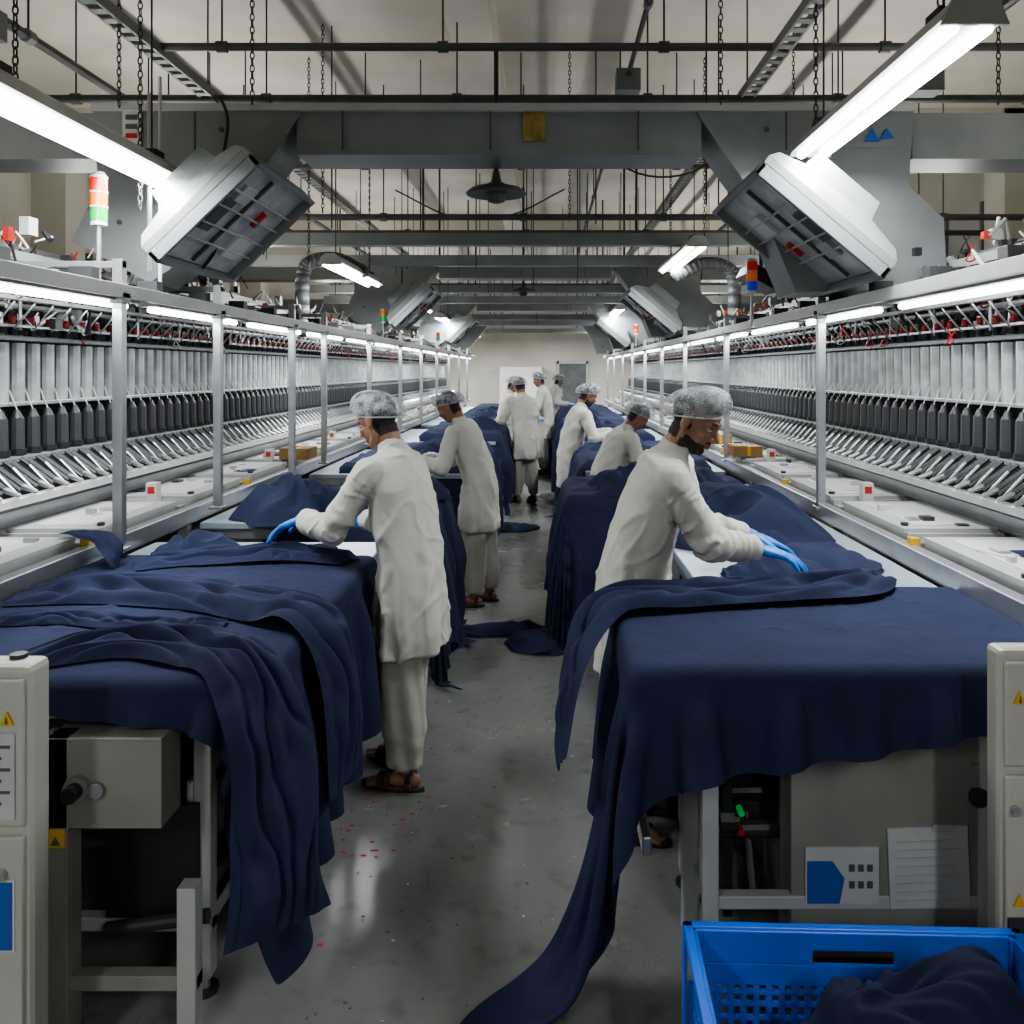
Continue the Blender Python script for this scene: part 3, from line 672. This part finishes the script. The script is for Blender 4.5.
for x0_,x1_,y_ in((-1.9,-.6,6.2),(.3,1.6,6.6),(-1.5,.2,8.5),(-2.2,-1.2,5.6)): m.tube([V(p) for p in catmull([(x0_,y_,3.6),((x0_*2+x1_)/3,y_+.1,3.35),((x0_+2*x1_)/3,y_+.2,3.38),(x1_,y_+.2,3.65)],16)],.008,'black',5)
m.obj('hanging_cables')
def ventduct(x,y,sg):
    m=MB(); pts=[V(p) for p in catmull([(x,y,2.2),(x,y,2.75),(x+sg*.1,y,2.9),(x+sg*.35,y,2.92),(x+sg*.6,y,2.8)],20)]; m.chain(pts,[.07]*20,'gsteel_d'); m.obj('vent_duct',smooth=True)
ventduct(-2.45,8.6,1); ventduct(2.0,9.0,-1)
m=MB(); m.box((1.45,6.1,2.42),(1.72,6.45,2.52),'black',Matrix.Rotation(.5,3,'Y')); m.cyl((1.6,6.3,2.5),(1.6,6.3,3.0),.015,'dgrey'); m.obj('sensor_box',bevel=.01)
m=MB(); m.box((1.62,4.585,3.0),(1.9,4.594,3.17),'gsteel'); m.prism([(1.72,3.03),(1.76,3.11),(1.80,3.03)],4.575,4.583,'blue'); m.prism([(1.80,3.04),(1.84,3.10),(1.88,3.05)],4.575,4.583,'blue'); m.box((1.66,4.575,3.08),(1.70,4.583,3.14),'white'); m.obj('sign_label')
m=MB(); m.box((-2.28,4.585,3.02),(-2.18,4.594,3.2),'white')
for a in range(3): m.box((-2.26,4.578,3.05+a*.05),(-2.2,4.584,3.075+a*.05),'ink' if a else 'red')
m.obj('sign_label')
M['faded']=mat('faded_yellow',(.26,.19,.05),.7,noise_amt=.4,nscale=12)
m=MB(); m.box((-.12,4.605,3.04),(.0,4.614,3.2),'faded'); m.obj('sign_label')
def fluor(x,z,y,L=1.65,en=70):
    E=empty('fluorescent_lamp'); m=MB()
    prof=[(-.105,0),(-.075,.055),(-.04,.08),(.04,.08),(.075,.055),(.105,0)]
    m.prism([(x+a,z+b) for a,b in prof],y,y+L,'lgrey')
    for yy in(y-.02,y+L): m.prism([(x+a*1.03,z+b*1.05-.018*(b==0)) for a,b in prof],yy,yy+.02,'lgrey')
    m.obj('housing',E,bevel=.003)
    t=MB()
    for o in(-.055,.055): t.cyl((x+o,y+.02,z-.014),(x+o,y+L-.02,z-.014),.022,'tube',n=8)
    t.obj('tubes',E,smooth=True)
    c=MB()
    for yy in (y+.2,y+L-.2): c.cyl((x,yy,z+.06),(x,yy,ZC),.005,'dgrey',n=5); c.box((x-.04,yy-.05,z+.06),(x+.04,yy+.05,z+.11),'dgrey')
    c.obj('suspension',E)
    Ld=bpy.data.lights.new('lamp_light','AREA'); Ld.shape='RECTANGLE'; Ld.size=.16; Ld.size_y=L-.1; Ld.energy=en; Ld.color=(.97,.98,1.0)
    o=bpy.data.objects.new('lamp_light',Ld); bpy.context.scene.collection.objects.link(o); o.parent=E; o.location=(x,y+L/2,z-.036)
for i,y in enumerate((-2.2,2.75,7.6,12.2,15.4,18.6,22.6)):
    fluor(-1.92,2.76,y,1.6 if i!=2 else 1.9,72 if i<6 else 280); fluor(1.36,2.91,y-.05,1.65 if i!=2 else 1.9,72 if i<6 else 280)
m=MB(); x,y=-.29,5.05; prof=[(.02,2.98),(.03,2.92),(.06,2.90),(.15,2.875),(.18,2.85),(.175,2.84),(.06,2.845),(.05,2.80),(.02,2.79)]
m.loft([[V((x+r*math.cos(t),y+r*math.sin(t),z)) for t in [2*math.pi*i/28 for i in range(28)]] for r,z in prof],'gsteel_d'); m.cyl((x,y,2.97),(x,y,3.72),.014,'dgrey'); m.cyl((x,y,3.05),(x,y,3.35),.028,'dgrey'); m.obj('pendant_lamp',auto=True)
m=MB(); y=11.4; m.loft([[V((x+r*math.cos(t),y+r*math.sin(t),z)) for t in [2*math.pi*i/28 for i in range(28)]] for r,z in prof],'gsteel_d'); m.cyl((x,y,2.97),(x,y,ZC-.2),.016,'dgrey'); m.obj('pendant_lamp',auto=True)
def signal(x,y,z0,cols,zb):
    m=MB(); m.cyl((x,y,zb),(x,y,z0),.011,'alu'); m.cyl((x,y,z0-.02),(x,y,z0),.036,'white',n=18); z=z0
    for c in cols: m.cyl((x,y,z),(x,y,z+.062),.038,c,n=18); m.cyl((x,y,z+.062),(x,y,z+.07),.040,'lgrey',n=18); z+=.07
    m.cyl((x,y,z),(x,y,z+.02),.036,'white',.025,n=18); m.obj('signal_tower',auto=True)
signal(-2.1,4.0,2.5,['lampg','lampo','lampr'],2.2); signal(1.46,6.0,2.36,['lampb','lampo','lampr'],2.1); signal(-1.95,15.5,2.35,['lampg','lampo'],2.2); signal(1.5,14,2.4,['lampo','lampr'],2.2); signal(-2.0,10.5,2.4,['lampg','lampo'],2.2)
# ================================================================= TABLES
def table(x0,x1,y0,y1,z=.93,inset=.16,k='tabletop'):
    E=empty('work_table'); m=MB(); m.box((x0,y0,z-.04),(x1,y1,z),k); m.box((x0+.02,y0+.02,z-.1),(x1-.02,y1-.02,z-.04),'alu'); m.obj('top',E,bevel=.006)
    m=MB()
    for x in(x0+inset,x1-inset-.05):
        for y in(y0+.1,y1-.15):
            m.box((x,y,.05),(x+.05,y+.05,z-.1),'lgrey'); m.cyl((x+.025,y+.025,0),(x+.025,y+.025,.015),.04,'black'); m.cyl((x+.025,y+.025,.01),(x+.025,y+.025,.07),.014,'alu')
        m.box((x,y0+.15,.18),(x+.04,y1-.15,.23),'lgrey'); m.box((x-.02,y0+.1,.55),(x+.0,y1-.1,.62),'alu')
    for y in(y0+.11,y1-.14): m.box((x0+inset,y,.18),(x1-inset,y+.04,.22),'lgrey')
    for q in range(5):
        z2=.32+q*.09; m.cyl((x0+inset+.04,y0+.3+q*.06,z2),(x1-inset,y0+.3+q*.06,z2+.02),.03,'black' if q%2 else 'dgrey')
    m.box((x0+inset+.08,y0+.35,.3),(x1-inset-.05,y1-.2,z-.12),'dgrey')
    m.obj('frame',E,bevel=.004); return E
table(-1.97,-.80,2.34,4.3); table(-1.97,-.72,4.85,6.1); table(-1.97,-.62,7.1,9.3); table(-1.97,-.6,10.3,12.5); table(-1.97,-.6,13.5,16); table(-1.97,-.6,17,20)
table(.27,1.55,2.44,3.1,inset=.2); table(.62,1.58,3.1,5.0,inset=.1); table(.18,1.55,5.55,6.5); table(.35,1.55,7.3,9.4); table(.3,1.55,10.3,12.5); table(.3,1.55,13.5,16); table(.3,1.55,17,20)
m=MB(); m.box((-1.33,2.26,.58),(-1.02,2.38,.82),'panelg'); m.box((-1.35,2.26,.0),(-1.27,2.33,.82),'panelg'); m.box((-1.33,2.27,.14),(-.93,2.31,.18),'panelg'); m.box((-.98,2.26,0),(-.93,2.31,.42),'lgrey')
m.cyl((-1.24,2.24,.69),(-1.24,2.27,.69),.034,'gsteel',n=18); m.cyl((-1.24,2.21,.69),(-1.24,2.245,.69),.022,'black',n=18); m.cyl((-1.19,2.245,.685),(-1.19,2.27,.685),.022,'gsteel',n=14)
for q in range(7): m.cyl((-1.24,2.40+q*.04,.22+q*.055),(-.95,2.40+q*.2,.26+q*.06),.020,'black' if q%2 else 'dgrey')
m.box((-1.25,2.42,.24),(-.99,3.0,.56),'black')  # black block added so the interior under the table end reads dark
m.box((-1.32,2.254,.53),(-1.275,2.259,.58),'yellow'); m.prism([(-1.31,.54),(-1.285,.54),(-1.2975,.565)],2.249,2.253,'ink')
m.obj('machine_end_frame',bevel=.006)
m=MB(); m.box((.77,2.72,.02),(1.42,3.0,.78),'panelg'); m.box((.75,2.70,.02),(.79,2.74,.78),'panelg'); m.cyl((1.36,2.68,.44),(1.36,2.73,.44),.035,'dgrey',n=18)
m.box((.44,2.70,.0),(.49,2.76,.88),'lgrey'); m.box((.30,2.62,.30),(.33,3.1,.36),'alu')
m.obj('drive_housing',bevel=.006)
m=MB(); m.box((.57,2.72,.05),(.6,3.0,.8),'dgrey'); m.cyl((.56,2.75,.35),(.62,2.75,.35),.05,'dgrey'); m.cyl((.62,2.68,.34),(.62,2.72,.34),.010,'red'); m.cyl((.62,2.68,.40),(.62,2.72,.40),.010,'lampg'); m.cyl((.66,2.7,.15),(.66,2.95,.6),.02,'black'); m.cyl((.7,2.7,.6),(.7,2.95,.2),.02,'black'); m.obj('cable_loom')
m=MB(); m.box((.78,2.545,.20),(1.00,2.553,.37),'paper'); m.prism([(.785,.205),(.88,.205),(.895,.28),(.86,.33),(.83,.33),(.785,.33)],2.540,2.544,'blue')
for i in range(3):
    for j in range(2):
        m.box((.91+i*.027,2.541,.25+j*.05),(.926+i*.027,2.544,.27+j*.05),'ink')
m.obj('paper_notice')
m=MB(); m.box((1.03,2.545,.19),(1.27,2.553,.43),'paper',Matrix.Rotation(-.04,3,'Y'))
for i in range(8): m.box((1.05,2.541,.215+i*.025),(1.05+.2-.03*(i%3),2.544,.217+i*.025),'lgrey',Matrix.Rotation(-.04,3,'Y'))
m.box((1.16,2.540,.42),(1.22,2.543,.44),'lgrey'); m.obj('paper_notice')
m=MB(); m.box((.74,2.555,.03),(1.34,2.60,.78),'panelg'); m.cyl((1.30,2.535,.52),(1.30,2.557,.52),.03,'dgrey',n=18); m.cyl((.77,2.545,.74),(.77,2.556,.74),.01,'alu'); m.cyl((1.31,2.545,.1),(1.31,2.556,.1),.01,'alu'); m.obj('table_end_panel',bevel=.006)
def cabinet(x0,x1,y0,y1,zt,zs,sg):
    E=empty('control_cabinet'); m=MB(); m.box((x0,y0,.06),(x1,y1,zt),'cab'); m.box((x0+.02,y0+.02,0),(x1-.02,y1-.02,.06),'dgrey'); m.obj('body',E,bevel=.018)
    d=MB(); d.box((x0+.012,y0-.014,.1),(x1-.012,y0+.002,zs-.015),'cab'); d.box((x0+.012,y0-.014,zs+.01),(x1-.012,y0+.002,zt-.03),'cab'); d.obj('doors',E,bevel=.005)
    t=MB(); q=x1-.045 if sg<0 else x0+.045
    t.prism([(q-.016,zt-.135),(q+.016,zt-.135),(q,zt-.103)],y0-.020,y0-.016,'yellow'); t.prism([(q-.003,zt-.131),(q+.003,zt-.131),(q,zt-.115)],y0-.023,y0-.0205,'ink'); t.cyl((q-.012,y0-.03,zs-.1),(q-.012,y0-.014,zs-.1),.012,'alu')
    if sg<0:
        t.box((q-.26,y0-.019,zt-.36),(q+.018,y0-.015,zt-.155),'paper')
        for i in range(6): t.box((q-.24,y0-.021,zt-.19-i*.027),(q+.008-.02*(i%2),y0-.0195,zt-.183-i*.027),'ink')
        t.box((q-.05,y0-.02,zs-.28),(q+.012,y0-.015,zs-.12),'blue'); t.box((q-.055,y0-.017,zs-.285),(q+.017,y0-.0145,zs-.115),'white')
        t.cyl((q-.02,y0+.06,zt),(q-.02,y0+.06,zt+.01),.02,'dgrey')
    else:
        t.prism([(q-.016,zt-.66),(q+.016,zt-.66),(q,zt-.628)],y0-.020,y0-.016,'yellow'); t.box((q-.03,y0-.022,zt-.74),(q+.1,y0-.015,zt-.69),'dgrey'); t.box((q+.02,y0-.02,zt-.22),(q+.12,y0-.015,zt-.12),'paper')
    t.obj('fittings',E)
cabinet(-1.80,-1.235,2.04,2.13,1.09,.70,-1); cabinet(1.185,1.8,2.22,2.29,1.07,.76,1)
fold_band('fabric_offcut',[(-2.1,3.75,1.09,0,0,1,1),(-1.98,3.7,1.09,0,0,1,1.2),(-1.88,3.66,1.06,-.3,0,1,1),(-1.82,3.6,.96,1,0,0.2,.6)],.11,.015,2,4,n=30,m=20)
# ================================================================= FABRICS
def topnoise(x,y,s):
    return .022*(np.sin(x*7+s+2*np.sin(y*3))*np.sin(y*5+x*3+s))+.018*np.sin(x*15+y*11+s)
def flatR(u,v):
    x=-.20+u*1.84; yn=2.33-.14*(1-u)**1.0-.04*np.exp(-((u-.45)/.2)**2); y=yn+v*(3.30-yn)
    w=np.exp(-((u)/.22)**2-((v)/.34)**2)
    x=x-.32*w; y=y-.14*w
    x=x+.06*(1-u)*np.clip(v-.6,0,1)
    return np.stack([x,y],-1)
def growR(x,y):
    a=np.clip((.27-x)/.15,0,1); b=np.clip((2.44-y)/.12,0,1); t=topnoise(x,y,1)
    return 1.045+.20*b+t, 1.045+.20*a-t
cloth('navy_fabric_sheet',flatR,108,92,[(.25,1.6,2.42,3.12,0.,.94),(.6,1.6,3.0,3.6,0,.94)],.94,growR,steps=150,iters=9,seed=1,pinrect=(.35,1.6,2.55,3.28))
fold_band('navy_fabric_folds',[(.05,2.58,.60,-1,-.1,.1,.6),(.10,2.76,.80,-.9,0,.4,.9),(.21,2.97,.972,-.2,0,1,1),(.5,3.07,.982,0,0,1,1.1),(.85,3.12,.985,0,0,1,.9),(1.15,3.2,.985,0,0,1,1.0),(1.35,3.45,.965,0,0,1,.7)],.22,.065,3,2)
heap('navy_fabric_pile',1.0,3.62,.93,.30,.16,.08,11,.5)
heap('navy_fabric_pile',1.0,4.45,.93,.46,.44,.22,12,.2); heap('navy_fabric_pile',1.25,3.85,.93,.22,.3,.08,13,.2)
def flatL(u,v):
    x=-1.97+u*1.70; yn=2.27-.10*u**2; y=yn+v*(3.86-yn)
    w=np.exp(-((1-u)/.26)**2-((v)/.30)**2)
    x=x-.09*w; y=y-.04*w
    x=x-.10*np.clip(v-.5,0,1)*u
    return np.stack([x,y],-1)
def growL(x,y):
    a=np.clip((x+.80)/.15,0,1); b=np.clip((2.34-y)/.12,0,1); t=topnoise(x,y,3)
    return 1.045+.20*b+t,1.045+.20*a-t
cloth('navy_fabric_sheet',flatL,104,92,[(-2.1,-.78,2.32,4.3,0.,.94)],.94,growL,steps=150,iters=9,seed=2,pinrect=(-1.98,-.9,2.45,3.8))
fold_band('navy_fabric_folds',[(-1.95,3.15,.966,0,0,1,.9),(-1.6,3.2,.966,0,0,1,1),(-1.2,3.1,.968,0,0,1,1.1),(-.92,2.95,.972,0,0,1,1),(-.76,2.85,.945,.7,0,.7,1),(-.68,2.78,.77,1,0,.1,1.1),(-.64,2.74,.48,1,0,0,1.3)],.30,.07,4,3)
fold_band('navy_fabric_folds',[(-1.52,2.42,.966,0,0,1,.6),(-1.25,2.56,.968,0,0,1,.9),(-1.0,2.52,.972,0,0,1,1),(-.84,2.40,.955,.5,-.4,.8,1),(-.74,2.29,.8,1,-.7,.2,1.1),(-.70,2.23,.55,1,-.8,0,1.2),(-.68,2.19,.36,1,-.8,0,1.35)],.24,.065,4,6)
fold_band('navy_fabric_folds',[(-1.9,2.82,.964,0,0,1,.7),(-1.6,2.86,.966,0,0,1,.9),(-1.3,2.78,.966,0,0,1,.8),(-1.05,2.8,.966,0,0,1,.6)],.14,.035,2,14)
fold_band('navy_fabric_folds',[(-1.75,3.62,.966,0,0,1,.7),(-1.5,3.75,.97,0,0,1,1),(-1.2,3.82,.978,0,0,1,1.1),(-1.0,3.78,.972,0,0,1,.8),(-.85,3.72,.966,0,0,1,.6)],.24,.05,4,9)
heap('navy_fabric_pile',-1.65,4.05,.93,.2,.2,.1,21,.3); heap('navy_fabric_pile',-1.25,4.0,.93,.26,.15,.05,25,.1)
heap('navy_fabric_pile',-1.45,5.1,.93,.42,.4,.22,22,.2); heap('navy_fabric_pile',-1.0,5.7,.95,.38,.4,.16,23,.2)
drape('navy_fabric_sheet',-1.5,-.72,4.9,6.0,.95,(.05,.98,.75,.15),1.3,amp=.06)
drape('navy_fabric_sheet',.18,1.4,5.55,6.4,.97,(.85,.05,.8,.2),2.7,amp=.06)
drape('navy_fabric_sheet',-1.7,-.62,7.2,9.2,.98,(.05,.95,.6,.2),3.3,amp=.07)
drape('navy_fabric_sheet',.35,1.4,7.4,9.3,.97,(.9,.05,.7,.2),4.1,amp=.07)
drape('navy_fabric_sheet',-1.5,-.6,10.4,12.4,1.0,(.05,.95,.6,.2),5.3,amp=.07,step=.05)
drape('navy_fabric_sheet',.3,1.3,10.4,12.4,1.0,(.9,.05,.7,.2),6.1,amp=.07,step=.05)
drape('navy_fabric_sheet',-1.5,-.6,13.6,19.6,.98,(.05,.8,.6,.2),7.3,amp=.07,step=.07)
drape('navy_fabric_sheet',.3,1.3,13.6,19.6,.98,(.8,.05,.7,.2),8.1,amp=.07,step=.07)
for i,(x,y,r,h) in enumerate(((.62,5.85,.36,.18),(.9,6.1,.4,.15),(-1.0,7.7,.36,.2),(-.85,8.6,.3,.22),(.7,8.6,.36,.16),(.9,7.8,.3,.14),(-.9,11,.35,.2),(.7,11.4,.35,.2),(-.9,14.5,.4,.2),(.6,14.5,.4,.2))):
    heap('navy_fabric_pile',x,y,.97,r,r*1.1,h,30+i,.4*i,nx=60,ny=50)
heap('navy_fabric_pile',-.28,5.85,.0,.40,.14,.06,41,.05); heap('navy_fabric_pile',.02,5.6,.0,.28,.25,.10,42,.05); heap('navy_fabric_pile',-.35,9.6,.0,.3,.2,.08,43,.3)
# ================================================================= CRATE
def crate():
    E=empty('plastic_crate'); m=MB(); cx,cy=.76,1.86; R=Matrix.Rotation(math.radians(-2),3,'Z'); C=V((cx,cy,0)); hx,hy,H=.40,.27,.395
    def bx(a,b,k='crate'): m.box((cx+a[0],cy+a[1],a[2]),(cx+b[0],cy+b[1],b[2]),k,R,C)
    t=.012
    bx((-hx,-hy,.0),(hx,hy,.015))
    for sy in(-1,1):
        y0,y1=(sy*hy-t*(sy>0),sy*hy+t*(sy<0))
        bx((-hx,y0,.015),(hx,y1,.10)); bx((-hx,y0,.26),(hx,y1,.315)); bx((-hx,y0,.315),(-.1,y1,.355)); bx((.1,y0,.315),(hx,y1,.355)); bx((-hx,y0,.35),(hx,y1,H))
        for i in range(26):
            x=-hx+i*(2*hx/25)-.008; bx((x,y0,.10),(x+.016,y1,.26))
        for z in(.135,.17,.205,.235): bx((-hx,y0,z),(hx,y1,z+.012))
    for sx in(-1,1):
        x0,x1=(sx*hx-t*(sx>0),sx*hx+t*(sx<0))
        bx((x0,-hy,.015),(x1,hy,.10)); bx((x0,-hy,.26),(x1,hy,.315)); bx((x0,-hy,.315),(x1,-.07,.355)); bx((x0,.07,.315),(x1,hy,.355)); bx((x0,-hy,.35),(x1,hy,H))
        for i in range(18):
            y=-hy+i*(2*hy/17)-.008; bx((x0,y,.10),(x1,y+.016,.26))
        for z in(.135,.17,.205,.235): bx((x0,-hy,z),(x1,hy,z+.012))
    for sx in(-1,1):
        for sy in(-1,1): bx((sx*hx-.022,sy*hy-.022,0),(sx*hx+.018*sx+.004,sy*hy+.018*sy+.004,H))
    r=.02
    bx((-hx-r,-hy-r,H-.018),(hx+r,-hy+.004,H+.004)); bx((-hx-r,hy-.004,H-.018),(hx+r,hy+r,H+.004)); bx((-hx-r,-hy-r,H-.018),(-hx+.004,hy+r,H+.004)); bx((hx-.004,-hy-r,H-.018),(hx+r,hy+r,H+.004))
    m.obj('shell',E,bevel=.003)
crate()
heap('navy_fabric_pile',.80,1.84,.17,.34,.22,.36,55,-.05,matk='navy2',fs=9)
m=MB()
for i in range(30):
    r=random.Random(i+50); x,y=r.gauss(-.70,.1),r.gauss(3.25,.25); m.box((x,y,0),(x+r.uniform(.004,.02),y+r.uniform(.004,.015),.003),'pink')
for i in range(150):
    r=random.Random(i+150); x,y=r.uniform(-.95,.3),r.uniform(2.1,5); m.box((x,y,0),(x+r.uniform(.002,.012),y+r.uniform(.002,.010),.002),'lgrey' if i%3==0 else 'ink')
m.obj('floor_scraps')
# ================================================================= WORKERS
D=math.radians
worker((-.585,3.72),D(158),D(13),(-1.09,3.80,1.13),(-.90,4.05,1.08),feet=((-.02,.07),(.12,-.12)),s=1.0,hp=.42,hy=-.1,seed=1,lh=(-.9,.25,-.36),rh=(-.9,.15,-.25))
worker((.35,3.38),D(-12),D(20),(.90,3.68,1.08),(.85,3.37,1.09),s=1.03,hp=.48,hy=-.35,seed=2,beard=True,rh=(1,-.02,-.25),lh=(1,.1,-.3))
worker((-.50,6.55),D(168),D(22),(-1.0,6.4,1.12),(-1.0,6.75,1.1),feet=((.02,.09),(-.05,-.1)),s=.98,hp=.6,seed=3,detail=0)
worker((.48,6.95),D(8),D(28),(.95,7.15,1.12),(.95,6.85,1.12),s=.93,hp=.8,seed=4,detail=0)
worker((.26,8.9),D(10),D(16),(.74,9.1,1.15),(.74,8.75,1.15),s=.98,hp=.5,seed=5,detail=0,beard=True)
worker((-.27,11.6),D(120),D(12),(-.65,11.9,1.1),(-.3,12.1,1.1),s=1.0,hp=.5,seed=6,detail=0)
worker((-.62,13.0),D(0),D(10),(-.2,13.2,1.1),(-.2,12.8,1.1),s=1.0,hp=.5,seed=7,detail=0)
worker((.02,14.8),D(185),D(8),(-.4,14.6,1.1),(-.4,15.0,1.1),s=1.03,hp=.3,seed=8,detail=0)
worker((.15,17.5),D(20),D(10),(.5,17.6,1.1),(.5,17.3,1.1),s=1.0,hp=.3,seed=9,detail=0)
# ================================================================= WORLD / CAMERA
w=bpy.data.worlds.new('world'); bpy.context.scene.world=w; w.use_nodes=True; w.node_tree.nodes['Background'].inputs[0].default_value=(.5,.52,.55,1); w.node_tree.nodes['Background'].inputs[1].default_value=.3
cd=bpy.data.cameras.new('camera'); co=bpy.data.objects.new('camera',cd); bpy.context.scene.collection.objects.link(co)
co.location=(0,0,1.8); co.rotation_euler=(math.pi/2,0,0); cd.sensor_width=36; cd.lens=850/1024*36; cd.shift_x=-33/1024; cd.shift_y=-142/1024; cd.clip_end=100; cd.clip_start=.05
bpy.context.scene.camera=co
